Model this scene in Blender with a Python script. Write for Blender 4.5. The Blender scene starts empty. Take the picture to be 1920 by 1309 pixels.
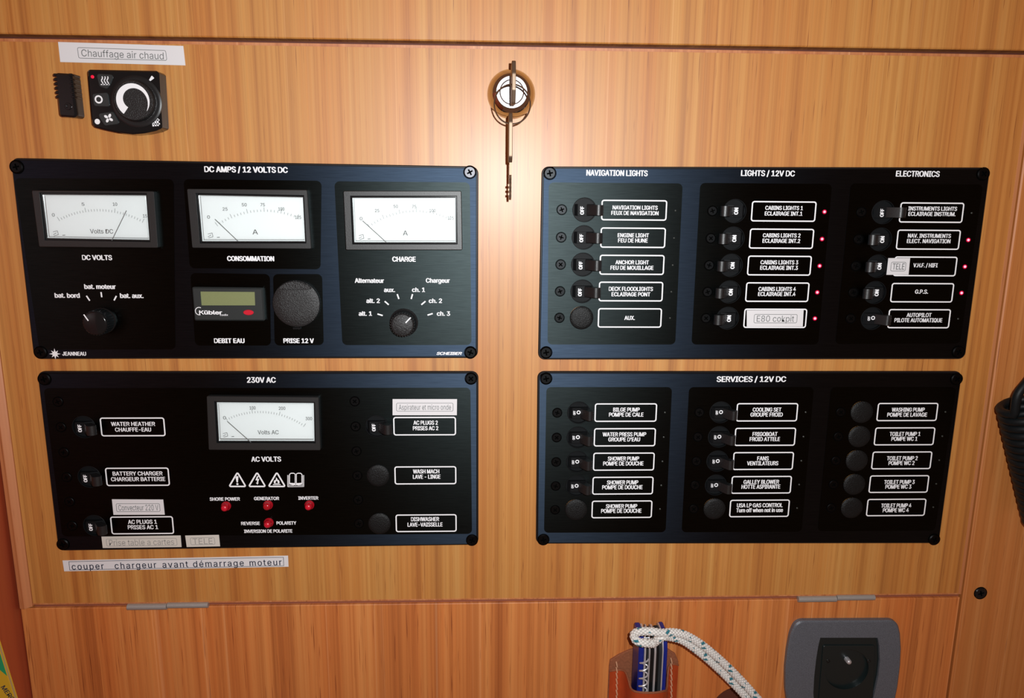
import bpy, math, random
from mathutils import Vector, Matrix
from mathutils.geometry import tessellate_polygon
random.seed(7)
C = bpy.context.scene.collection
S = 0.000375            # one working unit in metres (0.375 mm)
Z0 = 1.30               # height of the point straight in front of the camera
DIST = 1400.0           # camera distance from the door, in working units

# ------------------------------------------------------------------ camera
PITCH, YAW, ROLL = 0.19899242, 0.03777067, 0.00858462
FW = Vector((math.sin(YAW)*math.cos(PITCH), math.cos(YAW)*math.cos(PITCH), -math.sin(PITCH)))
RT = Vector((math.cos(YAW), -math.sin(YAW), 0)); UP = RT.cross(FW)
c_, s_ = math.cos(ROLL), math.sin(ROLL)
R2 = c_*RT + s_*UP; U2 = -s_*RT + c_*UP
cd = bpy.data.cameras.new('camera'); cd.sensor_width = 36; cd.lens = 1400*36/1920
cd.clip_start = 0.01; cd.clip_end = 50
cam = bpy.data.objects.new('camera', cd); C.objects.link(cam)
M = Matrix((( R2.x, U2.x, -FW.x, 0), (R2.y, U2.y, -FW.y, -DIST*S), (R2.z, U2.z, -FW.z, Z0), (0, 0, 0, 1)))
cam.matrix_world = M
bpy.context.scene.camera = cam

# ------------------------------------------------------------------ light
w = bpy.data.worlds.new('dim_cabin'); bpy.context.scene.world = w; w.use_nodes = True
w.node_tree.nodes['Background'].inputs[0].default_value = (1.0, 0.42, 0.22, 1)
w.node_tree.nodes['Background'].inputs[1].default_value = 0.155
ld = bpy.data.lights.new('phone_flash', 'AREA'); ld.shape = 'DISK'; ld.size = 0.007
ld.energy = 3.5; ld.color = (0.93, 0.96, 0.97)
lo = bpy.data.objects.new('phone_flash', ld); C.objects.link(lo)
lo.location = (74*S, -1400*S, Z0 + 60*S)
lo.rotation_euler = Vector((0, 1, -0.05)).to_track_quat('-Z', 'Y').to_euler()
vs = bpy.context.scene.view_settings
bpy.context.scene.display_settings.display_device = 'sRGB'
vs.view_transform = 'Standard'; vs.look = 'None'; vs.gamma = 1; vs.exposure = 0.0
vs.use_curve_mapping = False

# ------------------------------------------------------------------ helpers
def at(px, py, h=0.0):
    """photograph pixel -> (x, z) on the plane h units in front of the door"""
    d = FW + R2*((px-960)/1400) - U2*((py-654.5)/1400)
    t = (DIST-h)/d.y
    return d.x*t, d.z*t

def ln(px, py, h=0.0, w=10.0):
    a = at(px-w/2, py, h); b = at(px+w/2, py, h)
    return b[0]-a[0]

def lnz(px, py, h, w):
    a = at(px, py-w/2, h); b = at(px, py+w/2, h)
    return a[1]-b[1]

class MB:
    def __init__(s): s.v = []; s.f = []; s.sm = False; s.col = None
    def add(s, vs_, fs):
        n = len(s.v); s.v += [tuple(p) for p in vs_]; s.f += [tuple(i+n for i in f) for f in fs]
    def box(s, x0, x1, y0, y1, z0, z1):
        s.plate([(x0, z0), (x1, z0), (x1, z1), (x0, z1)], [], y1, y0, 0)
        return s
    def plate(s, outer, holes=(), yb=0.0, yf=-1.0, ch=0.0, back=True):
        """flat plate: outline in (x,z), holes, back plane yb, front plane yf, chamfer"""
        holes = [list(h) for h in holes]
        fo = inset(outer, ch) if ch else list(outer)
        loops = [fo] + holes
        flat = [p for l in loops for p in l]
        tris = tessellate_polygon([[Vector((x, z, 0)) for x, z in l] for l in loops])
        n = len(flat)
        V = [(x, yf, z) for x, z in flat]; F = [tuple(t) for t in tris]
        o = len(fo)
        base = n
        if ch:
            V += [(x, yf+ch, z) for x, z in outer]
            F += [(i, (i+1) % o, base+(i+1) % o, base+i) for i in range(o)]
            top = base; base += o
        else:
            top = 0
        V += [(x, yb, z) for x, z in outer]
        F += [(top+i, top+(i+1) % o, base+(i+1) % o, base+i) for i in range(o)]
        bo = base; base += o; k = o
        bi = list(range(bo, bo+o))
        for h in holes:
            m = len(h)
            V += [(x, yb, z) for x, z in h]
            F += [(k+i, k+(i+1) % m, base+(i+1) % m, base+i) for i in range(m)]
            bi += list(range(base, base+m)); k += m; base += m
        if back:
            F += [tuple(bi[i] for i in reversed(t)) for t in tris]
        s.add(V, F); return s
    def lathe(s, cx, cz, prof, n=32, cap=True, axis='y', oy=0):
        """prof: list of (radius, y) from back to front, axis along y"""
        V = []; F = []
        for r, y in prof:
            for i in range(n):
                a = 2*math.pi*i/n
                V.append((cx+r*math.cos(a), y, cz+r*math.sin(a)))
        for j in range(len(prof)-1):
            for i in range(n):
                F.append((j*n+i, j*n+(i+1) % n, (j+1)*n+(i+1) % n, (j+1)*n+i))
        if cap:
            F.append(tuple(range(n))); F.append(tuple(range((len(prof)-1)*n, len(prof)*n)))
        s.add(V, F); return s
    def tube(s, pts, r, n=10, cap=True, rf=None, closed=False):
        pts = [Vector(p) for p in pts]; N = len(pts); V = []; F = []
        up = None; L = 0
        for k, p in enumerate(pts):
            a = pts[(k-1) % N] if (closed or k > 0) else p
            b = pts[(k+1) % N] if (closed or k < N-1) else p
            t = (b-a).normalized()
            if up is None:
                up = Vector((0, -1, 0)) if abs(t.y) < 0.9 else Vector((0, 0, 1))
            up = (up - t*up.dot(t)).normalized(); si = t.cross(up)
            if k: L += (pts[k]-pts[k-1]).length
            for i in range(n):
                th = 2*math.pi*i/n
                rr = rf(L, th) if rf else r
                V.append(p + up*(rr*math.cos(th)) + si*(rr*math.sin(th)))
        m = N if closed else N-1
        for k in range(m):
            q = (k+1) % N
            for i in range(n):
                F.append((k*n+i, k*n+(i+1) % n, q*n+(i+1) % n, q*n+i))
        if cap and not closed:
            F.append(tuple(range(n))); F.append(tuple(range((N-1)*n, N*n)))
        s.add(V, F); return s
    def prof_z(s, prof, z0, z1):
        """profile of (x, y) extruded along z"""
        n = len(prof)
        V = [(x, y, z0) for x, y in prof] + [(x, y, z1) for x, y in prof]
        F = [(i, (i+1) % n, n+(i+1) % n, n+i) for i in range(n)] + [tuple(range(n)), tuple(range(n, 2*n))]
        s.add(V, F); return s
    def prof_x(s, prof, x0, x1, ch=0):
        """profile of (y, z) extruded along x"""
        n = len(prof); F = []
        if ch:
            pi_ = inset(prof, ch)
            V = [(x0, y, z) for y, z in pi_]+[(x0+ch, y, z) for y, z in prof]+[(x1-ch, y, z) for y, z in prof]+[(x1, y, z) for y, z in pi_]
            for k in range(3):
                F += [(k*n+i, k*n+(i+1) % n, (k+1)*n+(i+1) % n, (k+1)*n+i) for i in range(n)]
            F += [tuple(range(n)), tuple(range(3*n, 4*n))]
        else:
            V = [(x0, y, z) for y, z in prof] + [(x1, y, z) for y, z in prof]
            F = [(i, (i+1) % n, n+(i+1) % n, n+i) for i in range(n)] + [tuple(range(n)), tuple(range(n, 2*n))]
        s.add(V, F); return s
    def dots(s, polys, y):
        """flat printed shapes lying at depth y"""
        for p in polys:
            if isinstance(p, tuple): loops = [p[0]] + list(p[1])
            else: loops = [p]
            flat = [q for l in loops for q in l]
            s.add([(x, y, z) for x, z in flat], tessellate_polygon([[Vector((x, z, 0)) for x, z in l] for l in loops]))
        return s

def area(poly):
    return 0.5*sum(poly[i][0]*poly[(i+1) % len(poly)][1]-poly[(i+1) % len(poly)][0]*poly[i][1] for i in range(len(poly)))

def inset(poly, d):
    n = len(poly); sg = 1 if area(poly) > 0 else -1; out = []
    for i in range(n):
        a = Vector(poly[i-1]); b = Vector(poly[i]); c = Vector(poly[(i+1) % n])
        e1 = (b-a).normalized() if (b-a).length > 1e-9 else (c-b).normalized()
        e2 = (c-b).normalized() if (c-b).length > 1e-9 else e1
        n1 = Vector((-e1.y, e1.x))*sg; n2 = Vector((-e2.y, e2.x))*sg
        m = n1+n2
        if m.length < 1e-6: m = n1
        m.normalize(); k = d/max(0.35, m.dot(n1))
        out.append((b.x+m.x*k, b.y+m.y*k))
    return out

def fillet(quad, r, n=6):
    """round the corners of a polygon"""
    out = []; N = len(quad)
    rs = r if isinstance(r, (list, tuple)) else [r]*N
    for i in range(N):
        a = Vector(quad[i-1]); b = Vector(quad[i]); c = Vector(quad[(i+1) % N]); q = rs[i]
        if q <= 0: out.append((b.x, b.y)); continue
        d1 = (a-b).normalized(); d2 = (c-b).normalized()
        ang = d1.angle(d2); t = q/math.tan(ang/2); t = min(t, (a-b).length*0.49, (c-b).length*0.49)
        q = t*math.tan(ang/2)
        ce = b + (d1+d2).normalized()*(q/math.sin(ang/2))
        p1 = b+d1*t-ce; p2 = b+d2*t-ce
        a1 = math.atan2(p1.y, p1.x); a2 = math.atan2(p2.y, p2.x); da = (a2-a1+math.pi) % (2*math.pi)-math.pi
        for k in range(n+1):
            an = a1+da*k/n
            out.append((ce.x+q*math.cos(an), ce.y+q*math.sin(an)))
    return out

def circ(cx, cz, r, n=28, rz=None):
    rz = rz or r
    return [(cx+r*math.cos(2*math.pi*i/n), cz+rz*math.sin(2*math.pi*i/n)) for i in range(n)]

def rect(cx, cz, w, h, r=0, n=5):
    q = [(cx-w/2, cz-h/2), (cx+w/2, cz-h/2), (cx+w/2, cz+h/2), (cx-w/2, cz+h/2)]
    return fillet(q, r, n) if r else q

def pq(pts, h=0.0): return [at(x, y, h) for x, y in pts]

def seg(a, b, w):
    """line of width w from a to b in (x,z)"""
    a = Vector(a); b = Vector(b); d = (b-a).normalized(); n = Vector((-d.y, d.x))*w/2
    return [tuple(a+n), tuple(b+n), tuple(b-n), tuple(a-n)]

ORG = {}
def mesh_of(mb, name, mat, origin=(0, 0, 0), recalc=True, smooth=False):
    me = bpy.data.meshes.new(name)
    ox, oy, oz = origin
    me.from_pydata([((x-ox)*S, (y-oy)*S, (z-oz)*S) for x, y, z in mb.v], [], mb.f)
    me.update()
    if recalc:
        import bmesh
        bm = bmesh.new(); bm.from_mesh(me); bmesh.ops.recalc_face_normals(bm, faces=bm.faces); bm.to_mesh(me); bm.free()
    if smooth:
        me.shade_smooth()
        me.set_sharp_from_angle(angle=math.radians(38))
    me.materials.append(mat)
    return me

def put(name, me, parent=None, origin=(0, 0, 0)):
    o = bpy.data.objects.new(name, me); C.objects.link(o)
    po = ORG[parent.name] if parent else (0, 0, 0)
    o.parent = parent
    if parent: o.location = ((origin[0]-po[0])*S, (origin[1]-po[1])*S, (origin[2]-po[2])*S)
    else: o.location = (origin[0]*S, origin[1]*S, Z0+origin[2]*S)
    ORG[o.name] = origin
    return o

def obj(name, mb, mat, parent=None, smooth=False, recalc=True):
    xs = [p[0] for p in mb.v]; ys = [p[1] for p in mb.v]; zs = [p[2] for p in mb.v]
    org = ((min(xs)+max(xs))/2, max(ys), (min(zs)+max(zs))/2)
    return put(name, mesh_of(mb, name, mat, org, recalc, smooth), parent, org)

def empty(name, loc, label, cat, group=None):
    o = bpy.data.objects.new(name, None); C.objects.link(o); o.empty_display_size = 0.01
    o.location = (loc[0]*S, loc[1]*S, Z0+loc[2]*S); ORG[o.name] = loc
    o['label'] = label; o['category'] = cat
    if group: o['group'] = group
    return o

def tag(o, label, cat, group=None):
    o['label'] = label; o['category'] = cat
    if group: o['group'] = group
    return o

def struct(o): o['kind'] = 'structure'; return o

# ---- lettering
_tc = {}
SANS = None
try:      # the grotesque that ships inside Blender; its built-in font serves if it is absent
    import os
    SANS = bpy.data.fonts.load(os.path.join(bpy.utils.resource_path('LOCAL'), 'datafiles', 'fonts', 'Inter.woff2'))
except Exception:
    SANS = None
def text_mesh(s, off, shear=0, spacing=1.0):
    k = (s, off, shear, spacing)
    if k in _tc: return _tc[k]
    cu = bpy.data.curves.new('t', 'FONT'); cu.body = s; cu.size = 1; cu.offset = off; cu.shear = shear
    cu.resolution_u = 3
    if SANS: cu.font = SANS
    cu.space_character = spacing
    o = bpy.data.objects.new('t', cu); C.objects.link(o)
    bpy.context.view_layer.update()
    dg = bpy.context.evaluated_depsgraph_get()
    me = bpy.data.meshes.new_from_object(o.evaluated_get(dg))
    V = [(v.co.x, v.co.y) for v in me.vertices]; F = [tuple(p.vertices) for p in me.polygons]
    bpy.data.objects.remove(o); bpy.data.curves.remove(cu); bpy.data.meshes.remove(me)
    _tc[k] = (V, F); return _tc[k]
capH = max(p[1] for p in text_mesh('H', 0.0)[0])

def text(mb, s, px, py, w, h, depth, bold=0.012, rot=0.0, shear=0, spacing=1.0, local=None):
    """write s centred on photo pixel px,py: w = total width and h = capital height in pixels,
    depth = units in front of the door. local=(x,z,w,h) gives working units instead"""
    V, F = text_mesh(s, 0.0, shear, spacing)
    x0 = min(p[0] for p in V); x1 = max(p[0] for p in V)
    if local: cx, cz, W, H = local
    else:
        cx, cz = at(px, py, depth); W = ln(px, py, depth, w); H = lnz(px, py, depth, h)
    kx = W/(x1-x0); kz = H/capH
    out = []
    ca, sa = math.cos(rot), math.sin(rot)
    for x, y in V:
        a = (x-(x0+x1)/2)*kx; b = (y-capH/2)*kz
        out.append((cx+a*ca-b*sa, -depth, cz+a*sa+b*ca))
    mb.add(out, F)
    if bold > 0.004:      # heavier weight: the same outline printed again a hair to each side
        d = bold*kz*1.6
        for q, (ox, oz) in enumerate(((-d, 0), (d, 0), (0, d*0.4), (0, -d*0.4))):
            mb.add([(p[0]+ox*ca-oz*sa, p[1]-0.05*(q+1), p[2]+ox*sa+oz*ca) for p in out], F)

# ------------------------------------------------------------------ materials
def mat(name, col=(0.5, 0.5, 0.5), rough=0.5, metal=0.0, spec=0.5, coat=0.0, aniso=0.0, bump=None, var=0.0, emit=None, trans=0.0, vscale=(900, 900, 900)):
    m = bpy.data.materials.new(name); m.use_nodes = True
    nt = m.node_tree; b = nt.nodes['Principled BSDF']
    b.inputs['Base Color'].default_value = (*col, 1); b.inputs['Roughness'].default_value = rough
    b.inputs['Metallic'].default_value = metal; b.inputs['Specular IOR Level'].default_value = spec
    b.inputs['Coat Weight'].default_value = coat; b.inputs['Coat Roughness'].default_value = 0.12
    b.inputs['Transmission Weight'].default_value = trans
    if emit:
        b.inputs['Emission Color'].default_value = (*emit[:3], 1); b.inputs['Emission Strength'].default_value = emit[3]
    if aniso:
        t = nt.nodes.new('ShaderNodeTangent'); t.direction_type = 'RADIAL'; t.axis = 'X'
        b.inputs['Anisotropic'].default_value = aniso; nt.links.new(t.outputs[0], b.inputs['Tangent'])
    if var or bump:
        g = nt.nodes.new('ShaderNodeNewGeometry'); mp = nt.nodes.new('ShaderNodeMapping'); mp.inputs['Scale'].default_value = vscale
        nz = nt.nodes.new('ShaderNodeTexNoise'); nz.inputs['Scale'].default_value = 1; nz.inputs['Detail'].default_value = 3
        nt.links.new(g.outputs['Position'], mp.inputs['Vector']); nt.links.new(mp.outputs[0], nz.inputs['Vector'])
        if var:
            mx = nt.nodes.new('ShaderNodeMix'); mx.data_type = 'RGBA'
            mx.inputs[6].default_value = (*[c*(1-var) for c in col], 1); mx.inputs[7].default_value = (*[min(1, c*(1+var)) for c in col], 1)
            nt.links.new(nz.outputs['Fac'], mx.inputs[0]); nt.links.new(mx.outputs[2], b.inputs['Base Color'])
        if bump:
            bp = nt.nodes.new('ShaderNodeBump'); bp.inputs['Strength'].default_value = bump[0]; bp.inputs['Distance'].default_value = bump[1]
            nt.links.new(nz.outputs['Fac'], bp.inputs['Height']); nt.links.new(bp.outputs[0], b.inputs['Normal'])
    return m

def wood(name, dark, mid, light, tint=1.0, rough=0.4, seed=0.0, coat=0.0):
    m = bpy.data.materials.new(name); m.use_nodes = True; nt = m.node_tree; N = nt.nodes; L = nt.links
    b = N['Principled BSDF']
    g = N.new('ShaderNodeNewGeometry')
    def noise(sc, detail=3, rough_=0.5, w_=0.0):
        mp = N.new('ShaderNodeMapping'); mp.inputs['Scale'].default_value = sc
        mp.inputs['Location'].default_value = (seed*3.1+w_, seed+w_, seed*1.7)
        nz = N.new('ShaderNodeTexNoise'); nz.inputs['Scale'].default_value = 1
        nz.inputs['Detail'].default_value = detail; nz.inputs['Roughness'].default_value = rough_
        L.new(g.outputs['Position'], mp.inputs['Vector']); L.new(mp.outputs[0], nz.inputs['Vector'])
        return nz.outputs['Fac']
    def ramp(fac, stops):
        r = N.new('ShaderNodeValToRGB'); e = r.color_ramp.elements
        e[0].position, e[0].color = stops[0][0], (*stops[0][1], 1)
        e[1].position, e[1].color = stops[-1][0], (*stops[-1][1], 1)
        for p, c in stops[1:-1]:
            x = e.new(p); x.color = (*c, 1)
        L.new(fac, r.inputs[0]); return r.outputs[0]
    def mix(kind, f, a, c2):
        x = N.new('ShaderNodeMix'); x.data_type = 'RGBA'; x.blend_type = kind
        if isinstance(f, float): x.inputs[0].default_value = f
        else: L.new(f, x.inputs[0])
        for i, v in ((6, a), (7, c2)):
            if isinstance(v, tuple): x.inputs[i].default_value = (*v, 1)
            else: L.new(v, x.inputs[i])
        return x.outputs[2]
    n1 = noise((130, 40, 0.7), 5, 0.62)
    col = ramp(n1, [(0.32, dark), (0.48, mid), (0.66, light)])
    n0 = noise((34, 16, 0.5), 3, 0.55, 5)
    col = mix('MULTIPLY', 1.0, col, ramp(n0, [(0.36, (0.97, 0.83, 0.72)), (0.60, (1.0, 1.0, 1.0))]))
    n2 = noise((520, 60, 1.3), 4, 0.65, 11)
    col = mix('MULTIPLY', 1.0, col, ramp(n2, [(0.32, (0.83, 0.76, 0.66)), (0.48, (1, 1, 1)), (0.70, (1.10, 1.09, 1.07))]))
    n3 = noise((1100, 100, 24), 2, 0.5, 23)
    col = mix('MULTIPLY', 1.0, col, ramp(n3, [(0.27, (0.55, 0.42, 0.32)), (0.35, (1, 1, 1))]))
    n4 = noise((380, 80, 0.9), 1, 0.4, 37)
    col = mix('ADD', 1.0, col, ramp(n4, [(0.66, (0, 0, 0)), (0.76, (0.11, 0.080, 0.045))]))
    L.new(col, b.inputs['Base Color'])
    b.inputs['Roughness'].default_value = 0.52
    b.inputs['Specular IOR Level'].default_value = 0.80
    b.inputs['Coat Weight'].default_value = 0.42; b.inputs['Coat Roughness'].default_value = 0.34
    bp = N.new('ShaderNodeBump'); bp.inputs['Strength'].default_value = 0.15; bp.inputs['Distance'].default_value = 0.0002
    L.new(n2, bp.inputs['Height']); L.new(bp.outputs[0], b.inputs['Normal'])
    return m

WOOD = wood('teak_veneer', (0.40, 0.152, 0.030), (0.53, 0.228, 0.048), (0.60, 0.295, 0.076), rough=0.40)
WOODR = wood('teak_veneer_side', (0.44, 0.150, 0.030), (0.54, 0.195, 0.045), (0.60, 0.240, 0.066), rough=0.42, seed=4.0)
WOODB = wood('teak_veneer_lower_bounce', (0.46, 0.142, 0.030), (0.62, 0.208, 0.048), (0.70, 0.275, 0.074), seed=2.6)  # lower board's redder veneer, brightened so its colour carries the warm bounce light
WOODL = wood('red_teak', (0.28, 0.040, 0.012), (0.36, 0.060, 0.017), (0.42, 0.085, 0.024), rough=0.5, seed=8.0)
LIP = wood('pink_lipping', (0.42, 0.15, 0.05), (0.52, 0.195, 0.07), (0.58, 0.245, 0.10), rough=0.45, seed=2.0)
GAP = mat('gap_brown', (0.10, 0.022, 0.010), 0.7)
GAPL = mat('gap_lit_mauve', (0.26, 0.075, 0.04), 0.7)
def brushed(name, col, rough, aniso, scale):
    m = bpy.data.materials.new(name); m.use_nodes = True; nt = m.node_tree; N = nt.nodes; L = nt.links; N.clear()
    o = N.new('ShaderNodeOutputMaterial'); g = N.new('ShaderNodeBsdfAnisotropic'); g.distribution = 'BECKMANN'
    g.inputs['Roughness'].default_value = rough; g.inputs['Anisotropy'].default_value = aniso
    t = N.new('ShaderNodeTangent'); t.direction_type = 'RADIAL'; t.axis = 'X'; L.new(t.outputs[0], g.inputs['Tangent']); g.inputs['Rotation'].default_value = 0.25
    ge = N.new('ShaderNodeNewGeometry'); mp = N.new('ShaderNodeMapping'); mp.inputs['Scale'].default_value = scale
    nz = N.new('ShaderNodeTexNoise'); nz.inputs['Scale'].default_value = 1; nz.inputs['Detail'].default_value = 4
    L.new(ge.outputs['Position'], mp.inputs[0]); L.new(mp.outputs[0], nz.inputs['Vector'])
    mx = N.new('ShaderNodeMix'); mx.data_type = 'RGBA'; mx.inputs[6].default_value = (*[c*0.62 for c in col], 1); mx.inputs[7].default_value = (*[c*1.38 for c in col], 1)
    L.new(nz.outputs['Fac'], mx.inputs[0]); L.new(mx.outputs[2], g.inputs['Color'])
    bp = N.new('ShaderNodeBump'); bp.inputs['Strength'].default_value = 0.2; bp.inputs['Distance'].default_value = 0.00005
    L.new(nz.outputs['Fac'], bp.inputs['Height']); L.new(bp.outputs[0], g.inputs['Normal'])
    L.new(g.outputs[0], o.inputs[0]); return m
FRAME = brushed('brushed_blue_black_aluminium', (0.026, 0.039, 0.060), 0.51, 0.3, (70, 60, 2600))
FIELD = brushed('dark_printed_aluminium', (0.0165, 0.0215, 0.0220), 0.43, 0.25, (90, 60, 2400))
RIM = mat('black_edge', (0.006, 0.005, 0.006), 0.45, spec=0.3)
INK = mat('white_print', (0.90, 0.92, 0.95), 0.6, spec=0.2)
BLK = mat('black_plastic', (0.009, 0.010, 0.011), 0.38, spec=0.5)
BLKG = mat('glossy_black_plastic', (0.007, 0.008, 0.009), 0.16, spec=0.4, bump=(0.1, 0.00003))
BLKT = mat('textured_black_plastic', (0.011, 0.012, 0.013), 0.40, spec=0.5, bump=(1.0, 0.00035), var=0.3, vscale=(1500, 1500, 1500))
CAPM = mat('blanking_cap_plastic', (0.006, 0.007, 0.0075), 0.42, spec=0.26, bump=(1.0, 0.00035), vscale=(1500, 1500, 1500))
BEZ = mat('grained_bezel', (0.010, 0.012, 0.013), 0.44, spec=0.7, bump=(0.6, 0.00010), vscale=(2200, 2200, 2200))
SCR = mat('black_screw', (0.016, 0.017, 0.018), 0.40, metal=1.0)
BODY = mat('breaker_black', (0.007, 0.008, 0.009), 0.5, spec=0.12)
RECESS = mat('screw_recess_shade', (0.002, 0.002, 0.002), 0.8, spec=0.0)  # black put on recess floors and round the heads, painting their shade
SCRB = mat('bright_screw', (0.06, 0.06, 0.065), 0.40, metal=1.0)
LEV = mat('lever_plastic', (0.008, 0.009, 0.010), 0.40, spec=0.6, bump=(0.5, 0.00010), vscale=(2600, 2600, 700))
DIAL = mat('dial_white', (0.86, 0.90, 0.90), 0.5)
DINK = mat('dial_ink', (0.16, 0.17, 0.17), 0.6)
DINKL = mat('dial_tick_ink', (0.36, 0.38, 0.38), 0.6)
LCD = mat('lcd_olive', (0.22, 0.25, 0.115), 0.35, var=0.06)
COUNTER = mat('counter_grey', (0.020, 0.028, 0.030), 0.35, spec=0.8, bump=(0.5, 0.00008), vscale=(2200, 2200, 2200))
REDB = mat('red_button', (0.60, 0.01, 0.03), 0.4)
LED = mat('red_led_lit', (0.9, 0.1, 0.15), 0.3, emit=(1.0, 0.18, 0.24, 3.2))
LEDR = mat('red_led_ring', (0.25, 0.0, 0.02), 0.3, emit=(0.8, 0.0, 0.06, 0.35))
LEDO = mat('led_unlit', (0.035, 0.04, 0.036), 0.35)
LAMPR = mat('red_lamp_lens', (0.42, 0.006, 0.016), 0.14, spec=0.8)
LAMPD = mat('red_lamp_core', (0.62, 0.01, 0.03), 0.3)
TAPE = mat('white_tape', (0.76, 0.76, 0.78), 0.45)
TAPEC = mat('cream_tape', (0.66, 0.64, 0.58), 0.45)
TINK = mat('grey_tape_ink', (0.17, 0.18, 0.18), 0.6)
TINKL = mat('pale_tape_ink', (0.34, 0.33, 0.31), 0.6)
TINKB = mat('black_tape_ink', (0.02, 0.025, 0.05), 0.6)
CHROME = mat('polished_chrome', (0.62, 0.60, 0.58), 0.10, metal=1.0)
SATIN = mat('satin_nickel_face', (0.30, 0.30, 0.31), 0.42, metal=1.0)
DARKM = mat('dark_groove', (0.03, 0.032, 0.035), 0.5, spec=0.05)
BRASS = mat('nickel_brass_key', (0.23, 0.165, 0.115), 0.50, metal=0.8, bump=(0.2, 0.00005))
RINGM = mat('ring_steel', (0.42, 0.37, 0.31), 0.25, metal=1.0)
STEEL = mat('worn_steel', (0.42, 0.41, 0.39), 0.42, metal=0.45, bump=(0.8, 0.0002), vscale=(300, 900, 3000))
STEELB = mat('polished_steel', (0.62, 0.62, 0.65), 0.30, metal=0.55)
BLUEP = mat('blue_scale', (0.010, 0.020, 0.21), 0.25, spec=0.25)
LEATH = mat('orange_leather', (0.42, 0.055, 0.012), 0.42, var=0.22, bump=(0.4, 0.0003), vscale=(300, 300, 120))
SUEDE = mat('raw_leather', (0.27, 0.085, 0.035), 0.85, var=0.35, bump=(0.8, 0.0004), vscale=(500, 500, 500))
THREAD = mat('cream_thread', (0.62, 0.34, 0.20), 0.7)
SOCK = mat('metallic_grey_plastic', (0.115, 0.130, 0.155), 0.42, metal=0.15, spec=0.6, var=0.6, bump=(0.4, 0.00012), vscale=(1600, 1600, 1600))
SOCKB = mat('socket_black', (0.008, 0.015, 0.016), 0.3, spec=0.5)
CORD = mat('black_rubber_cord', (0.004, 0.006, 0.007), 0.5, spec=0.25)
GREEN = mat('cover_green', (0.01, 0.30, 0.12), 0.5)
YEL = mat('cover_yellow', (0.60, 0.36, 0.02), 0.5)
PAGE = mat('book_pages', (0.45, 0.33, 0.16), 0.7)

# clear lens: thin acrylic (clear with a weak mirror reflection)
LENS = bpy.data.materials.new('clear_acrylic'); LENS.use_nodes = True
nt = LENS.node_tree; nt.nodes.clear()
o_ = nt.nodes.new('ShaderNodeOutputMaterial'); mx = nt.nodes.new('ShaderNodeMixShader')
tr = nt.nodes.new('ShaderNodeBsdfTransparent'); gl = nt.nodes.new('ShaderNodeBsdfGlossy'); fr = nt.nodes.new('ShaderNodeFresnel')
gl.inputs['Roughness'].default_value = 0.12; tr.inputs[0].default_value = (0.995, 1.0, 1.0, 1); fr.inputs[0].default_value = 1.49
nt.links.new(fr.outputs[0], mx.inputs[0]); nt.links.new(tr.outputs[0], mx.inputs[1]); nt.links.new(gl.outputs[0], mx.inputs[2]); nt.links.new(mx.outputs[0], o_.inputs[0])

# ------------------------------------------------------------------ the woodwork
DL, DR, DT, DB = -905.0, 1000.5, 263.5, -807.0
struct(obj('wall_back', MB().box(-1400, 1700, 26, 40, -1500, 800), GAP))
struct(obj('wall_top', MB().plate([(-1500, 271), (1700, 271), (1700, 800), (-1500, 800)], [], 26, 0, 2), WOOD))
fh = circ(*at(1383, 1332), 57, 40)
struct(obj('wall_bottom', MB().plate([(-930, -1500), (1000.5, -1500), (1000.5, -815), (-930, -815)], [fh], 26, 0, 1.5), WOODB))
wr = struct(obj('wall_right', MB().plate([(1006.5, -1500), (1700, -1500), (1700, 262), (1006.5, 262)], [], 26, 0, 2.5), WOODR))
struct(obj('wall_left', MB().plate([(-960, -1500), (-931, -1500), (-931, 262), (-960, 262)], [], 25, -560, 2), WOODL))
# added strip in the seam under the door, coloured as the lit groove
struct(obj('lit_seam_strip_1', MB().box(DL, DR, 7, 26, -816, -806), GAPL))

door = empty('cabinet_door', (0, 0, -270), 'wide teak veneered locker door holding the four black panels, hinged along its bottom edge', 'door')
obj('door_board', MB().plate([(DL, DB), (DR, DB), (DR, DT), (DL, DT)], [], 24, 0, 1.5), WOOD, door)
# solid edge lipping standing a little proud on the left
obj('edge_lipping', MB().prof_z([(-929, 20), (-929, -3), (-925, -8), (-916, -9), (-908, -2), (-905.2, 0), (-905.2, 20)], DB-4, DT), LIP, door)
obj('edge_lipping', MB().box(DL, DR-0.2, -0.6, 2, DT-5, DT-0.2), LIP, door)
obj('edge_lipping', MB().box(DL, DR-0.2, -0.6, 2, DB+0.2, DB+3), LIP, door)
obj('edge_lipping', MB().box(DR-6, DR-0.1, -0.7, 2, DB+0.3, DT-0.3), LIP, door)

# hinges in the bottom seam
for (a, b, m_) in (((239, 1137), (390, 1134), 0.49), ((1497, 1120), (1640, 1122), 0.5)):
    xa, za = at(*a, 4); xb, zb = at(*b, 4); z = -811.5
    xm = xa+(xb-xa)*m_
    hb = MB().plate([(xa+4, z-4), (xb-2, z-4), (xb-2, z+8), (xa+4, z+8)], [], 6, 0.5, 0.5)
    h_ = obj('hinge', hb, STEEL, door)
    k1 = MB(); k1.tube([(xa, -2.5, z-1), (xa+2, -2.5, z-1), (xm-0.7, -2.5, z-1)], 6.3, 16)
    k2 = MB(); k2.tube([(xm+0.7, -2, z+1), (xb-8, -2, z+1), (xb, -2, z+1)], 5.8, 16)
    obj('knuckle', k1, STEEL, h_, smooth=True); obj('knuckle', k2, STEEL, h_, smooth=True)

# screw head on the right-hand board
def cross(cx, cz, r, w, rot):
    pts = []
    for k in range(4):
        a = rot+k*math.pi/2; c, s = math.cos(a), math.sin(a)
        for (u, v) in ((r, -w/2), (r, w/2), (w/2, w/2)):
            pts.append((cx+u*c-v*s, cz+u*s+v*c))
    return pts

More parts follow.
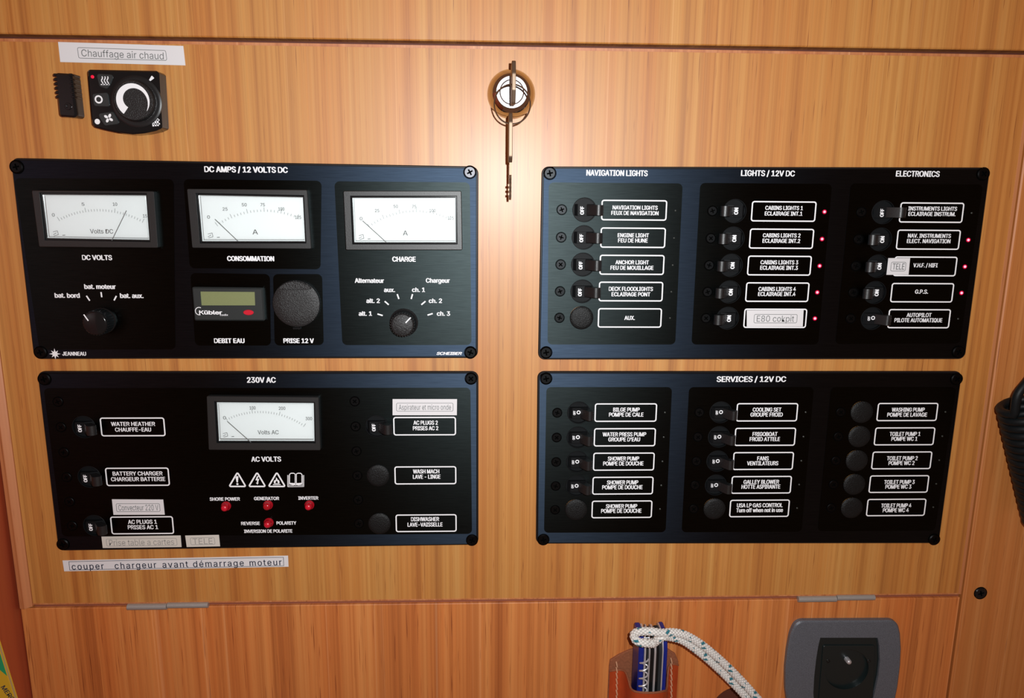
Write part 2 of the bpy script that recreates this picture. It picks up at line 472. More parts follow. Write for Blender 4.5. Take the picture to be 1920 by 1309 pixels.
def screw_mesh(r, name, m, hgt=2.2, rot=0.6):
    mb = MB(); cr = cross(0, 0, r*0.52, r*0.26, rot)
    mb.plate(circ(0, 0, r, 26), [cr], 0, -hgt, hgt*0.6)
    nf = len(mb.f)
    mb.dots([circ(0, 0, r*0.7, 12)], -0.25)
    mb.plate(circ(0, 0, r+1.3, 26), [circ(0, 0, r+0.2, 26)], 0, -hgt*0.5, 0)
    me = mesh_of(mb, name, m, smooth=False, recalc=True); me.materials.append(RECESS)
    for p in me.polygons:
        if p.index >= nf: p.material_index = 1
    return me
SC_L = [screw_mesh(10.8, 'screw', SCR, 2.6, r) for r in (0.2, 0.75, 1.2)]
SC_B = screw_mesh(10.8, 'screw', SCRB, 2.6, 0.5)
SC_S = [screw_mesh(8.6, 'screw', SCR, 1.4, r) for r in (0.35, 0.8, 1.3)]
x, z = at(1838, 1112); put('screw', screw_mesh(12.5, 'screw', BLKG, 3, 0.3), wr, (x, 0, z))

# ------------------------------------------------------------------ the four panels
PF = 7.0      # how far a panel's face stands off the door
FS = 0.35     # printed field above the face
HR = 22.5     # breaker hole radius

def build_panel(corner_px, fields, label, holes):
    q = pq(corner_px, PF)
    cx = sum(p[0] for p in q)/4; cz = sum(p[1] for p in q)/4
    t = empty('switch_panel', (cx, 0, cz), label, 'control panel')
    out = fillet(q, 13, 7)
    hol = [circ(x, z, HR, 32) for x, z in holes]
    fp = obj('faceplate', MB().plate(inset(out, 3.2), hol, -0.2, -PF, 0.8), FRAME, t)
    obj('edge_gasket', MB().plate(out, [inset(out, 3.4)], -0.1, -PF+2.2, 1.5), RIM, t)
    for f in fields:
        fq = fillet(pq(f, PF), 9, 5)
        xs = [p[0] for p in fq]; zs = [p[1] for p in fq]
        hh = [circ(x, z, HR, 32) for x, z in holes if min(xs) < x < max(xs) and min(zs) < z < max(zs)]
        obj('printed_field', MB().plate(fq, hh, -PF+0.1, -PF-FS, 0), FIELD, t)
    return t

def corner_screws(t, pts, bright=-1):
    for i, (x, y) in enumerate(pts):
        X, Z = at(x, y, PF+1)
        put('screw', SC_B if i == bright else SC_L[i % 3], t, (X, -PF, Z))

T0 = PF+FS+0.25   # print depth on the fields
T1 = PF+0.3       # print depth on the bare face
def title(t, items):
    for it in items:
        s, px, py, w, h = it[:5]; kw = it[5] if len(it) > 5 else {}
        mb = MB(); text(mb, s, px, py, w, h, T0, **kw)
        obj('lettering', mb, INK, t, recalc=False)

def label_frame(t, cx, cz, lines, w=122, h=37.5):
    o = rect(cx, cz, w, h, 5, 5)
    f = obj('label_frame', MB().plate(o, [inset(o, 2.4)], -PF-FS, -T0, 0), INK, t)
    mb = MB()
    for (s, px, py, tw) in lines:
        text(mb, s, px, py, tw, 7.4, T0+0.05, bold=0.017)
    obj('lettering', mb, INK, f, recalc=False)
    return f

# breaker pieces (local units, origin on the door plane at the hole centre)
def breaker_body(sg):
    mb = MB()
    mb.lathe(0, 0, [(HR-0.3, -0.4), (HR-0.3, -1.6)], 32)
    mb.plate(circ(0, 0, HR-0.2, 32), [circ(0, 0, HR-1.6, 32)], -0.5, -PF-0.9, 0.5)
    pr = [(-18*sg, -1.2), (-18*sg, -5), (-13*sg, -12), (4*sg, -12), (14*sg, -8), (18*sg, -5), (18*sg, -1.2)]
    mb.prof_z(pr, -10.5, 10.5)
    return mesh_of(mb, 'breaker', BODY)
def lever_mesh(sg, k=0.94):
    mb = MB()
    a = [(1*sg, -9), (13*sg, -6), (34*sg, -23.5), (34.5*sg, -26), (33.5*sg, -29), (31*sg, -31.5), (27.5*sg, -33), (24*sg, -33.3), (21*sg, -32.6), (18.5*sg, -31)]
    a = [(x*k, y) for x, y in a]
    mb.prof_z(a, -9.2, 9.2)
    return mesh_of(mb, 'lever', LEV, smooth=True)
def brk_text(kind):
    mb = MB()
    if kind == 'off': text(mb, 'OFF', 0, 0, 0, 0, 12.2, bold=0.03, rot=math.pi/2, local=(-5, -1, 14, 6.6))
    elif kind == 'on': text(mb, 'ON', 0, 0, 0, 0, 12.2, bold=0.03, rot=math.pi/2, local=(1, 0, 11.5, 7.2))
    else:
        text(mb, 'OFF', 0, 0, 0, 0, 12.2, bold=0.02, rot=math.pi/2, local=(-9, 1, 8, 4.6))
        mb.dots([(circ(-1, 2, 3.9, 18), [circ(-1, 2, 2.1, 18)])], -12.2)
    return mesh_of(mb, 'lettering', INK, recalc=False)
B_OFF, B_ON = breaker_body(1), breaker_body(-1)
L_OFO = lever_mesh(1, 0.76)
L_OFF, L_ON = lever_mesh(1), lever_mesh(-1)
T_OFF, T_ON, T_OFO = brk_text('off'), brk_text('on'), brk_text('ofo')
cap_mb = MB(); cap_mb.lathe(0, 0, [(22.2, -PF-FS), (22.2, -PF-1.6), (21, -PF-2.8), (16, -PF-3.7), (9, -PF-4.2), (2, -PF-4.4)], 36)
CAP = mesh_of(cap_mb, 'blanking_cap', CAPM, smooth=True)

def breaker(t, x, z, kind):
    b = put('breaker', B_ON if kind == 'on' else B_OFF, t, (x, 0, z))
    put('lever', {'on': L_ON, 'off': L_OFF, 'ofo': L_OFO}[kind], b, (x, 0, z))
    put('lettering', {'on': T_ON, 'off': T_OFF, 'ofo': T_OFO}[kind], b, (x, 0, z))

led_mb = MB(); led_mb.lathe(0, 0, [(2.3, -PF-FS), (2.3, -PF-1.5), (1.4, -PF-2.6), (0.3, -PF-3)], 14)
LED_ON = mesh_of(led_mb, 'indicator_light', LED, smooth=True)
ring_mb = MB().plate(circ(0, 0, 4.2, 18), [circ(0, 0, 2.4, 18)], -PF-FS, -PF-FS-0.7, 0)
LED_RING = mesh_of(ring_mb, 'light_rim', LEDR)
off_mb = MB(); off_mb.lathe(0, 0, [(1.8, -PF-FS), (1.7, -PF-1.0), (0.6, -PF-1.7)], 12)
LED_OFF = mesh_of(off_mb, 'indicator_light', LEDO, smooth=True)

def column(t, cx, zs, kinds, texts, leds):
    for i, z in enumerate(zs):
        label_frame(t, cx, z, texts[i])
        X = cx-92
        if kinds[i] == 'cap': put('blanking_cap', CAP, t, (X, 0, z))
        else: breaker(t, X, z, kinds[i])
        put('screw', SC_S[(i*2+int(cx)) % 3], t, (cx-134, -PF-FS, z))
        l = put('indicator_light', LED_ON if leds[i] else LED_OFF, t, (cx+77, 0, z))
        if leds[i]: put('light_rim', LED_RING, l, (cx+77, 0, z))

def rows(a, b, n=5): return [a+(b-a)*i/(n-1) for i in range(n)]

def meter(t, outer_px, glass_px, hb, name_parts, ticks, needle, extra=None):
    """panel meter: bezel standing hb units off the door"""
    o = fillet(pq(outer_px, hb), 2.5, 3); g = pq(glass_px, hb)
    m = obj('meter', MB().plate(o, [g], -PF, -hb, 1.0), BEZ, t)
    gi = inset(g, 2.5); obj('inner_rim', MB().plate(inset(g, 0.1), [inset(g, 3.0)], -PF-1, -hb+4, 0.8), BLKG, m)
    fd = PF+4
    obj('dial_face', MB().plate(inset(g, 0.4), [], -PF-0.5, -fd, 0), DIAL, m)
    lens = MB().plate(inset(g, 3.2), [inset(g, 5.8)], -fd-0.3, -hb+5.5, 0)
    lens.plate(inset(g, 3.2), [], -hb+5.5, -hb+4.5, 0.8)
    obj('lens', lens, LENS, m)
    mb = MB()
    for (s, px, py, w, h) in name_parts: text(mb, s, px, py, w, h, fd+0.3, bold=0.008)
    if extra: mb.dots(extra(fd), -fd-0.3)
    bl_, br_ = Vector(g[3]), Vector(g[2]); tl_, tr_ = Vector(g[0]), Vector(g[1])
    mb.dots([seg(bl_+(tl_-bl_)*0.075+Vector((5, 0)), br_+(tr_-br_)*0.075-Vector((5, 0)), 0.8)], -fd-0.3)
    obj('lettering', mb, DINK, m, recalc=False)
    # scale: arc through start, top and end
    (p0, pt, p1, nt_, major) = ticks
    A = Vector(at(*p0, fd)); T = Vector(at(*pt, fd)); B = Vector(at(*p1, fd))
    mid = (A+B)/2; half = (B-A).length/2; sag = (T-mid).length; R = (half*half+sag*sag)/(2*sag)
    cen = T-(T-mid).normalized()*R
    a0 = math.atan2(*(A-cen).yx); a1 = math.atan2(*(B-cen).yx)
    mb = MB()
    for i in range(nt_+1):
        a = a0+(a1-a0)*i/nt_; d = Vector((math.cos(a), math.sin(a)))
        L = 8 if i % major == 0 else 4.2
        mb.dots([seg(cen+d*(R-4.2), cen+d*(R-4.2+L), 1.0)], -fd-0.3)
    obj('scale_marks', mb, DINKL, m, recalc=False)
    nb = MB(); a = at(*needle[0], fd+5); b = at(*needle[1], fd+5)
    nb.plate(seg(a, b, 1.1), [], -fd-4.5, -fd-5.2, 0)
    obj('needle', nb, DINK, m)
    # thin moulded line near the foot of the glass
    return m

def class_marks(px, py):
    def f(fd):
        out = []
        x, z = at(px, py, fd)
        out.append(seg((x-4, z+2), (x+4, z+4), 0.9)); out.append(seg((x+4, z+4), (x+5, z-3), 0.9))
        out.append(seg((x-4, z-3), (x+2, z+0.5), 0.9)); out.append(seg((x-3, z-5), (x+5, z-3), 0.9))
        out.append(seg((x+12, z-4), (x+17, z-3.6), 1.2))
        return out
    return f

# ---- upper left panel -------------------------------------------------------
P1 = build_panel([(18, 296), (897, 312), (896, 672), (62, 674)],
    [[(27, 334), (326, 336), (329, 655), (74, 656)], [(344, 336), (603, 339), (601, 505), (356, 503)],
     [(357, 512), (506, 514), (508, 648), (366, 648)], [(512, 514), (604, 514), (607, 647), (515, 648)],
     [(627, 340), (881, 342), (884, 647), (642, 647)]],
    'upper left black panel with three needle meters and two rotary knobs', [])
corner_screws(P1, [(31, 313), (881, 323), (882, 661), (76, 661)], 1)
title(P1, [('DC AMPS / 12 VOLTS DC', 461.5, 318, 155, 10.5, dict(bold=0.025)), ('DC VOLTS', 182, 483, 55, 9, dict(bold=0.025)),
    ('CONSOMMATION', 470, 485, 87, 9, dict(bold=0.025)), ('CHARGE', 757.5, 486, 43, 9, dict(bold=0.025)),
    ('DEBIT EAU', 430, 639, 56, 8.5, dict(bold=0.025)), ('PRISE 12 V', 560, 639, 56, 8.5, dict(bold=0.025)),
    ('bat. bord', 126, 554, 46, 8.5, dict(bold=0.025)), ('bat. moteur', 187.5, 537.5, 58, 8.5, dict(bold=0.025)), ('bat. aux.', 247, 554.5, 43, 8.5, dict(bold=0.025)),
    ('Alternateur', 692.6, 526.2, 54, 8.2, dict(bold=0.022)), ('Chargeur', 821, 526, 44, 8.2, dict(bold=0.022)),
    ('aux.', 730.3, 543.5, 20, 8, dict(bold=0.022)), ('ch. 1', 784.7, 543.4, 23.5, 8, dict(bold=0.022)), ('alt. 2', 699.5, 564, 24.5, 8, dict(bold=0.022)),
    ('ch. 2', 816.4, 564, 24, 8, dict(bold=0.022)), ('alt. 1', 685, 588, 24, 8, dict(bold=0.022)), ('ch. 3', 831.5, 588, 24, 8, dict(bold=0.022)),
    ('JEANNEAU', 139, 663.3, 44, 7, dict(bold=0.02)), ('SCHEIBER', 842.4, 662.8, 47, 5.2, dict(bold=0.035, shear=0.3))])
# starburst emblem beside the maker's name
sx, sz = at(103, 663.7, T0); st = []
for k in range(16):
    r = 10.5 if k % 4 == 0 else (9 if k % 2 == 0 else 4.2); a = math.pi/2+k*math.pi/8
    st.append((sx+r*math.cos(a), sz+r*math.sin(a)))
obj('emblem', MB().dots([st], -T0), INK, P1, recalc=False)
for a, b in (((162, 554.7), (168.3, 563.9)), ((189.4, 547.8), (190.8, 557.4)), ((218.3, 555), (213.8, 563.4)),
             ((744.8, 551.6), (747.9, 560.7)), ((773.5, 551.6), (771, 560.7)), ((721.3, 565), (728.8, 571.5)), ((797.7, 565), (790, 571.5)),
             ((707.7, 588.8), (717.6, 591.8)), ((811.3, 588), (801.6, 591))):
    obj('position_mark', MB().dots([seg(at(*a, T0), at(*b, T0), 2.6)], -T0), INK, P1, recalc=False)

meter(P1, [(59, 357), (288, 358.5), (296, 465), (73, 463)], [(73, 361), (275, 362.5), (282, 454), (83, 450.5)], 19,
    [('0', 100, 403, 5, 6), ('5', 155.7, 383, 5, 6), ('10', 215.6, 383, 8, 6), ('15', 272, 405, 8, 6), ('Volts DC', 190.5, 433.8, 43, 8)],
    ((110, 411), (188, 392), (269, 413), 30, 10), ((237, 395), (209.6, 451)), class_marks(104, 437))
meter(P1, [(350, 354), (576, 356), (584, 467), (360, 465)], [(366.5, 362), (570, 366), (574.5, 456.5), (374.5, 456.5)], 19,
    [('0', 391, 407, 5, 6), ('25', 422, 392, 9, 6), ('50', 458, 384, 9, 6), ('75', 492.5, 384, 8, 6), ('100', 527.5, 392, 11, 6), ('125', 559, 407.5, 11, 6), ('A', 478.5, 435, 10, 9)],
    ((401, 414), (475, 394), (556, 413), 25, 5), ((403, 411), (446, 452)), class_marks(394, 441))
meter(P1, [(643.5, 358), (865, 358), (867, 469), (648.5, 469)], [(656.5, 367), (857, 367), (858, 458.5), (660.5, 458.5)], 19,
    [('0', 677, 410, 5, 6), ('25', 707, 395, 8, 6), ('50', 742, 387, 8, 6), ('75', 776.5, 387.5, 8, 6), ('100', 811, 395, 11, 6), ('125', 845, 409, 11, 6), ('A', 760, 437, 9, 9)],
    ((686, 416), (760, 395), (840, 416), 25, 5), ((680, 414), (724, 454)), class_marks(677, 444))

def knob(t, base_px, r0, r1, hgt, mark, grey=False):
    x, z = at(*base_px, PF)
    mb = MB(); mb.lathe(x, z, [(r0, -PF-0.5), (r0, -PF-4), (r0-2, -PF-6), (r1+1.5, -PF-8), (r1, -PF-hgt+3), (r1-1.2, -PF-hgt+1), (r1-3, -PF-hgt)], 48)
    # fine grip ribs round the side
    k = obj('rotary_knob', mb, BLKT if grey else BLKG, t, smooth=True)
    rb = MB()
    for i in range(28):
        a = 2*math.pi*i/28; rr = r1+1.2
        rb.tube([(x+rr*math.cos(a), -PF-8, z+rr*math.sin(a)), (x+(rr-1)*math.cos(a), -PF-hgt+4, z+(rr-1)*math.sin(a))], 1.0, 5)
    obj('grip_ribs', rb, BLK, k)
    hh = PF+hgt+0.3
    obj('pointer_mark', MB().dots([seg(at(*mark[0], hh), at(*mark[1], hh), 2.2)], -hh), INK, k, recalc=False)
    return k
knob(P1, (194, 601), 24, 22, 33, ((157, 589.8), (165.5, 601.5)))
knob(P1, (757.5, 604.5), 26.5, 21.5, 33, ((760.5, 605.5), (770, 595.5)), True)

# digital flow counter
cf = 17
cq = fillet(pq([(359, 538.5), (492, 540), (496, 602), (364, 601.6)], cf), 3, 3)
lq = pq([(375.3, 546.7), (477.5, 547.5), (478.5, 573), (377.4, 573)], cf)
ct = obj('flow_counter', MB().plate(cq, [lq], -PF, -cf, 2.5), COUNTER, P1)
obj('display', MB().plate(inset(lq, 0.1), [], -PF-1, -cf+1.5, 0), LCD, ct)
bx, bz = at(466, 586, cf); obj('reset_button', MB().plate(circ(bx, bz, 9.5, 24, 5), [], -cf+0.5, -cf-1.5, 0.8), REDB, ct)
mb = MB(); text(mb, 'Kübler', 395, 586, 42, 7, cf+0.3, bold=0.03); text(mb, 'codix', 420, 590.5, 15, 3.4, cf+0.3, bold=0.01)
kx, kz = at(373.5, 583.5, cf+0.3)
arc = [(kx+7*math.cos(a), kz+7*math.sin(a)) for a in [math.radians(60+i*15) for i in range(16)]]
for i in range(15): mb.dots([seg(arc[i], arc[i+1], 1.3)], -cf-0.3)
obj('lettering', mb, INK, ct, recalc=False)

# twelve-volt outlet cap
x, z = at(555, 570, 14)
mb = MB(); mb.lathe(x, z, [(44, -PF-FS), (44, -PF-4), (43, -PF-6), (39, -PF-7.5), (25, -PF-8.6), (8, -PF-9)], 56)
oc = obj('outlet_cap', mb, BLKT, P1, smooth=True)
ch_ = [(x+42.5*math.cos(a), z+42.5*math.sin(a)) for a in [math.radians(44+i*92/14) for i in range(15)]]
low = [(x+30*math.cos(math.pi-t*math.pi), z+29-3*math.sin(t*math.pi)) for t in [i/8 for i in range(1, 8)]]
obj('finger_grip', MB().plate(ch_+low, [], -PF-5, -PF-9.8, 0.8), BLKT, oc)
hx, hz = at(556, 615.4, 12); obj('hinge_tab', MB().plate(rect(hx, hz, 15, 4, 1), [], -PF-FS, -PF-5, 0.8), BLKG, oc)

# ---- lower left panel -------------------------------------------------------
lz = [-433.6, -534.2, -634.7]
P2h = [(-762, z) for z in lz] + [(-207.5, lz[0])]
P2 = build_panel([(68, 697), (897, 697), (897, 1023), (108, 1034)], [[(82, 728), (882, 727), (885, 1001), (117, 1006)]],
    'lower left black panel for mains power with one needle meter and red warning lamps', P2h)
corner_screws(P2, [(83, 711), (883, 710), (885, 1013), (118, 1021)])
title(P2, [('230V AC', 490, 712.5, 53, 10, dict(bold=0.022)), ('AC VOLTS', 499, 861, 55, 9, dict(bold=0.02)),
    ('SHORE POWER', 421.5, 935.8, 56, 6, dict(bold=0.02)), ('GENERATOR', 499.8, 934.8, 46.5, 6, dict(bold=0.02)), ('INVERTER', 578, 934, 37, 6, dict(bold=0.02)),
    ('REVERSE', 469.7, 981.5, 34.5, 6, dict(bold=0.02)), ('POLARITY', 537, 980.8, 36.5, 6, dict(bold=0.02)), ('INVERSION DE POLARITE', 502.9, 996, 90, 6, dict(bold=0.02))])
for z, lines in zip(lz, ([('WATER HEATHER', 249.5, 795, 82), ('CHAUFFE-EAU', 249.5, 805.6, 67)], [('BATTERY CHARGER', 258, 888, 93), ('CHARGEUR BATTERIE', 259, 898.4, 101)],
                         [('AC PLUGS 1', 267, 978.6, 53.5), ('PRISES AC 1', 268, 988.6, 56)])):
    label_frame(P2, -670.3, z, lines, 121, 37.5); breaker(P2, -762, z, 'off')
for z, lines, k in zip(lz, ([('AC PLUGS 2', 798, 792.7, 45), ('PRISES AC 2', 798, 803, 47)], [('WASH MACH', 799, 884, 48.7), ('LAVE - LINGE', 800, 894, 51)],
                            [('DISHWASHER', 797, 973.5, 52), ('LAVE-VAISSELLE', 797, 983.7, 65)]), 'bcc'):
    label_frame(P2, -115.2, z, lines, 121, 37.5)
    if k == 'b': breaker(P2, -207.5, z, 'off')
    else: put('blanking_cap', CAP, P2, (-207.5, 0, z))
for i in range(6):
    z = -383.6-50.2*i
    put('screw', SC_S[i % 3], P2, (-804.5, -PF-FS, z)); put('screw', SC_S[(i+1) % 3], P2, (-248, -PF-FS, z))
meter(P2, [(387, 743), (597.5, 745), (601, 844.8), (391, 844)], [(401.5, 752.4), (590.5, 754), (592, 831.5), (406, 831)], 19,
    [('0', 421, 783.5, 5, 6), ('100', 473.6, 765, 11, 6), ('200', 528.8, 765.7, 12, 6), ('300', 579, 785, 12, 6), ('Volts AC', 502.8, 810.6, 39, 7.5)],
    ((428, 791), (503, 771.5), (575, 792), 30, 10), ((426, 790), (470.5, 829.3)), class_marks(422, 815))

def tri(px, py):   # rounded warning triangle, centre bottom px/py
    a = fillet(pq([(px-18, py), (px+18, py), (px, py-30.5)], T0), 3.2, 5)
    return (a, [inset(a, 3.0)])
sy = MB(); B_ = 913.6
for c in (445.2, 482, 519): sy.dots([tri(c, B_)], -T0)
x, z = at(444.8, 903, T0)
sy.dots([fillet([(x-3, z+11), (x+3, z+11), (x+1.3, z-2), (x-1.3, z-2)], 1.2, 3), circ(x, z-5.3, 2.1, 12)], -T0)
x, z = at(482, 902, T0)
sy.dots([[(x+0.5, z+10), (x+3.5, z+10), (x+1, z+4.2), (x+4.4, z+4.4), (x+1.4, z-4), (x+3, z-3.4), (x+0.3, z-7.5), (x-2.4, z-3.6), (x-0.6, z-3.9), (x+0.2, z+1.4), (x-3.2, z+1.4)]], -T0)
x, z = at(518.8, 904, T0)
sy.dots([([(x-5, z-3.4), (x-5.8, z+0.5), (x-3.8, z+4.5), (x-2.6, z+3), (x-1.2, z+6), (x-0.8, z+9.8), (x+1.6, z+7), (x+2.6, z+3.4), (x+4, z+4.6), (x+5.6, z+0.6), (x+4.8, z-3.4)],
     [[(x-2.6, z-2.4), (x-1.6, z+1), (x-0.1, z+3), (x+1.6, z+1), (x+2.4, z-2.4)]]), rect(x, z-5.2, 15, 1.6)], -T0)
# open book
bk = []
for sgn in (-1, 1):
    cxp = 554.5+sgn*7
    o = fillet(pq([(554.5+sgn*0.4, 911), (554.5+sgn*0.4, 888.5), (554.5+sgn*4, 886.6), (554.5+sgn*9, 886.6), (554.5+sgn*12.2, 889), (554.5+sgn*12.2, 908)], T0), 1, 2)
    i_ = pq([(554.5+sgn*1.8, 906), (554.5+sgn*1.8, 889.3), (554.5+sgn*4, 888.3), (554.5+sgn*9, 888.4), (554.5+sgn*10.8, 890), (554.5+sgn*10.8, 905.5)], T0)
    bk.append((o, [i_]))
    for d in (13.4, 15.2): bk.append(seg(at(554.5+sgn*d, 891, T0), at(554.5+sgn*d, 912.6, T0), 1.0))
bk += [seg(at(539.3, 912.8, T0), at(569.8, 912.4, T0), 1.3), seg(at(541, 910.4, T0), at(568, 910, T0), 1.0)]
sy.dots(bk, -T0)
obj('warning_symbols', sy, INK, P2, recalc=False)

for (px, py, lit) in ((424.5, 948.5, 1), (503, 946.5, 0), (580.5, 946.5, 1), (504.3, 979.5, 1)):
    x, z = at(px, py, PF)
    mb = MB(); mb.lathe(x, z, [(9.5, -PF-FS), (9.5, -PF-3), (8.8, -PF-4), (8, -PF-4.2), (7.6, -PF-9), (6.6, -PF-12), (4.4, -PF-13.8), (1.5, -PF-14.6)], 28)
    l = obj('warning_lamp', mb, LAMPR, P2, smooth=True)
    cm = MB(); cm.lathe(x, z, [(5.4, -PF-12.6), (5.2, -PF-14.2), (3.8, -PF-15.4), (1, -PF-16)], 20)
    if lit: obj('lamp_tip', cm, LAMPD, l, smooth=True)

# ---- upper right panel ------------------------------------------------------
z3 = rows(-19.5, -220.6)
P3 = build_panel([(1016, 312), (1859, 314), (1811, 674), (1009, 675)],
    [[(1029, 342), (1280, 344), (1266, 646), (1026.7, 646)], [(1313, 343), (1560, 345), (1534, 646), (1296.5, 646)], [(1595, 344), (1843, 346), (1800, 644), (1566, 645)]],
    'upper right black panel with three columns of breakers for lights and electronics', [(c-92, z) for c in (276, 556, 837) for z in z3])
corner_screws(P3, [(1031, 325), (1844, 326), (1797, 660), (1024, 661)])
title(P3, [('NAVIGATION LIGHTS', 1157, 324.5, 114, 10.5, dict(bold=0.02)), ('LIGHTS / 12V DC', 1440, 325, 100, 10.5, dict(bold=0.02)), ('ELECTRONICS', 1721, 326, 81, 10.5, dict(bold=0.02))])
column(P3, 276, z3, ['off', 'off', 'off', 'off', 'cap'], [
    [('NAVIGATION LIGHTS', 1191, 389.4, 84), ('FEUX DE NAVIGATION', 1190.5, 399.6, 88)], [('ENGINE LIGHT', 1187.5, 441.3, 58), ('FEU DE HUNE', 1186.7, 451, 55)],
    [('ANCHOR LIGHT', 1185.3, 492, 62), ('FEU DE MOUILLAGE', 1185, 502.2, 80)], [('DECK FLOODLIGHTS', 1183, 541.8, 82), ('ECLAIRAGE PONT', 1183, 551.9, 72)], [('AUX.', 1180.6, 596.2, 19)]], [0, 0, 0, 0, 0])
def column2(t, cx, zs, kinds, texts, leds):
    for i, z in enumerate(zs):
        if texts[i]: label_frame(t, cx, z, texts[i])
        else:
            o = rect(cx, z, 122, 37.5, 5, 5); obj('label_frame', MB().plate(o, [inset(o, 2.4)], -PF-FS, -T0, 0), INK, t)
        breaker(t, cx-92, z, kinds[i])
        put('screw', SC_S[i % 3], t, (cx-134, -PF-FS, z))
        l = put('indicator_light', LED_ON if leds[i] else LED_OFF, t, (cx+77, 0, z))
        if leds[i]: put('light_rim', LED_RING, l, (cx+77, 0, z))
column2(P3, 556, z3, ['on']*5, [
    [('CABINS LIGHTS 1', 1470.3, 390, 70), ('ECLAIRAGE INT.1', 1469.2, 400.6, 70)], [('CABINS LIGHTS 2', 1465.7, 441.5, 70), ('ECLAIRAGE INT.2', 1465, 451.7, 70)],
    [('CABINS LIGHTS 3', 1461.4, 492, 70), ('ECLAIRAGE INT.3', 1460.7, 502.2, 70)], [('CABINS LIGHTS 4', 1457.3, 542, 69.5), ('ECLAIRAGE INT.4', 1456.5, 551.4, 69.5)], []], [1, 1, 1, 1, 1])
column2(P3, 837, z3, ['off', 'on', 'on', 'on', 'ofo'], [
    [('INSTRUMENTS LIGHTS', 1748.8, 391.3, 91), ('ECLAIRAGE INSTRUM.', 1747.5, 401.3, 88)], [('NAV. INSTRUMENTS', 1742.8, 442.2, 80), ('ELECT. NAVIGATION', 1741.3, 452.2, 81)],
    [('V.H.F. / HIFI', 1735.3, 497.5, 45)], [('G.P.S.', 1728, 547, 24)], [('AUTOPILOT', 1723.3, 590.8, 46), ('PILOTE AUTOMATIQUE', 1722, 600.5, 89)]], [0, 1, 1, 1, 0])

# ---- lower right panel ------------------------------------------------------
z4 = rows(-407.2, -608.2)
P4 = build_panel([(1008, 697), (1806, 697), (1762, 1020), (1005, 1021)],
    [[(1024.5, 726), (1260, 726), (1248, 998), (1020, 999)], [(1292, 726), (1526, 726), (1503, 997), (1278, 998)], [(1558, 726), (1793, 726), (1753, 995), (1533, 996)]],
    'lower right black panel with three columns of pump and services breakers', [(c-92, z) for c in (275.5, 554.5, 835.5) for z in z4])
corner_screws(P4, [(1024, 710), (1794, 711), (1752, 1012), (1019, 1012)])
title(P4, [('SERVICES / 12V DC', 1409, 711, 129, 10, dict(bold=0.022))])
column(P4, 275.5, z4, ['ofo']*4+['cap'], [
    [('BILGE PUMP', 1174.6, 768.2, 49), ('POMPE DE CALE', 1174.2, 777.5, 64)], [('WATER PRESS PUMP', 1170.8, 814.5, 81), ("GROUPE D'EAU", 1170.4, 824, 59)],
    [('SHOWER PUMP', 1169, 860, 58), ('POMPE DE DOUCHE', 1168.8, 869.2, 75)], [('SHOWER PUMP', 1167.4, 904.7, 58), ('POMPE DE DOUCHE', 1167, 913.7, 75)],
    [('SHOWER PUMP', 1165.4, 949.2, 58), ('POMPE DE DOUCHE', 1165, 958, 75)]], [0]*5)
column(P4, 554.5, z4, ['ofo']*4+['cap'], [
    [('COOLING SET', 1438.2, 768.2, 53), ('GROUPE FROID', 1437.4, 777.5, 60)], [('FRIGOBOAT', 1434.4, 814, 46), ('FROID ATTELE', 1434, 823.4, 56)],
    [('FANS', 1430.6, 859.6, 21), ('VENTILATEURS', 1430, 868.8, 58)], [('GALLEY BLOWER', 1427.5, 903.7, 66), ('HOTTE ASPIRANTE', 1426.7, 912.7, 72)],
    [('USA LP GAS CONTROL', 1424.7, 947.5, 85), ('Turn off when not in use', 1424.3, 956.7, 87)]], [0]*5)
column(P4, 835.5, z4, ['cap']*5, [
    [('WASHING PUMP', 1703, 768.3, 61), ('POMPE DE LAVAGE', 1701, 777.7, 74)], [('TOILET PUMP 1', 1697, 813.8, 57), ('POMPE WC 1', 1695.8, 822.9, 48)],
    [('TOILET PUMP 2', 1691.8, 859.3, 57), ('POMPE WC 2', 1690.4, 868.3, 48)], [('TOILET PUMP 3', 1686.4, 903.9, 56.5), ('POMPE WC 3', 1684.5, 912.7, 48)],
    [('TOILET PUMP 4', 1680.5, 948, 56), ('POMPE WC 4', 1679.7, 956.8, 48)]], [0]*5)

# ------------------------------------------------------------------ adhesive labels
def tape(quad, inner, words, base, label, m=TAPE, ink=TINK, r=3):
    t0 = base+0.2; tf = base+1.0
    q = pq(quad, tf)
    cx = sum(p[0] for p in q)/4; cz = sum(p[1] for p in q)/4
    t = empty('adhesive_label', (cx, -t0, cz), label, 'label')
    obj('tape', MB().plate(q, [], -t0, -tf, 0.2), m, t)
    i_ = fillet(pq(inner, tf), r, 4)
    obj('printed_border', MB().dots([(i_, [inset(i_, 0.9)])], -tf-0.25), ink, t, recalc=False)
    mb = MB()
    for (s, px, py, w, h, rot, sp, bo) in words: text(mb, s, px, py, w, h, tf+0.3, bold=bo, rot=rot, spacing=sp)
    obj('lettering', mb, ink, t, recalc=False)
tape([(108.6, 78.5), (343.5, 86), (347.6, 122.7), (112.8, 116.3)], [(144.5, 88.6), (311, 94.3), (313.5, 114), (147.5, 109.5)],
    [('Chauffage air chaud', 229.8, 102, 154, 13, math.radians(-1.3), 1, 0)], 0, 'long white tape label reading Chauffage air chaud, stuck on the wood above the heater dial')
tape([(736, 748.5), (857, 748.5), (856.6, 778.8), (736, 778.8)], [(743, 755.5), (850, 755.5), (850, 771.5), (743, 771.5)],
    [('Aspirateur et micro onde', 796.7, 763.7, 98, 10, 0, 1, 0)], T0-0.1, 'white label reading Aspirateur et micro onde, stuck above the AC PLUGS 2 box')
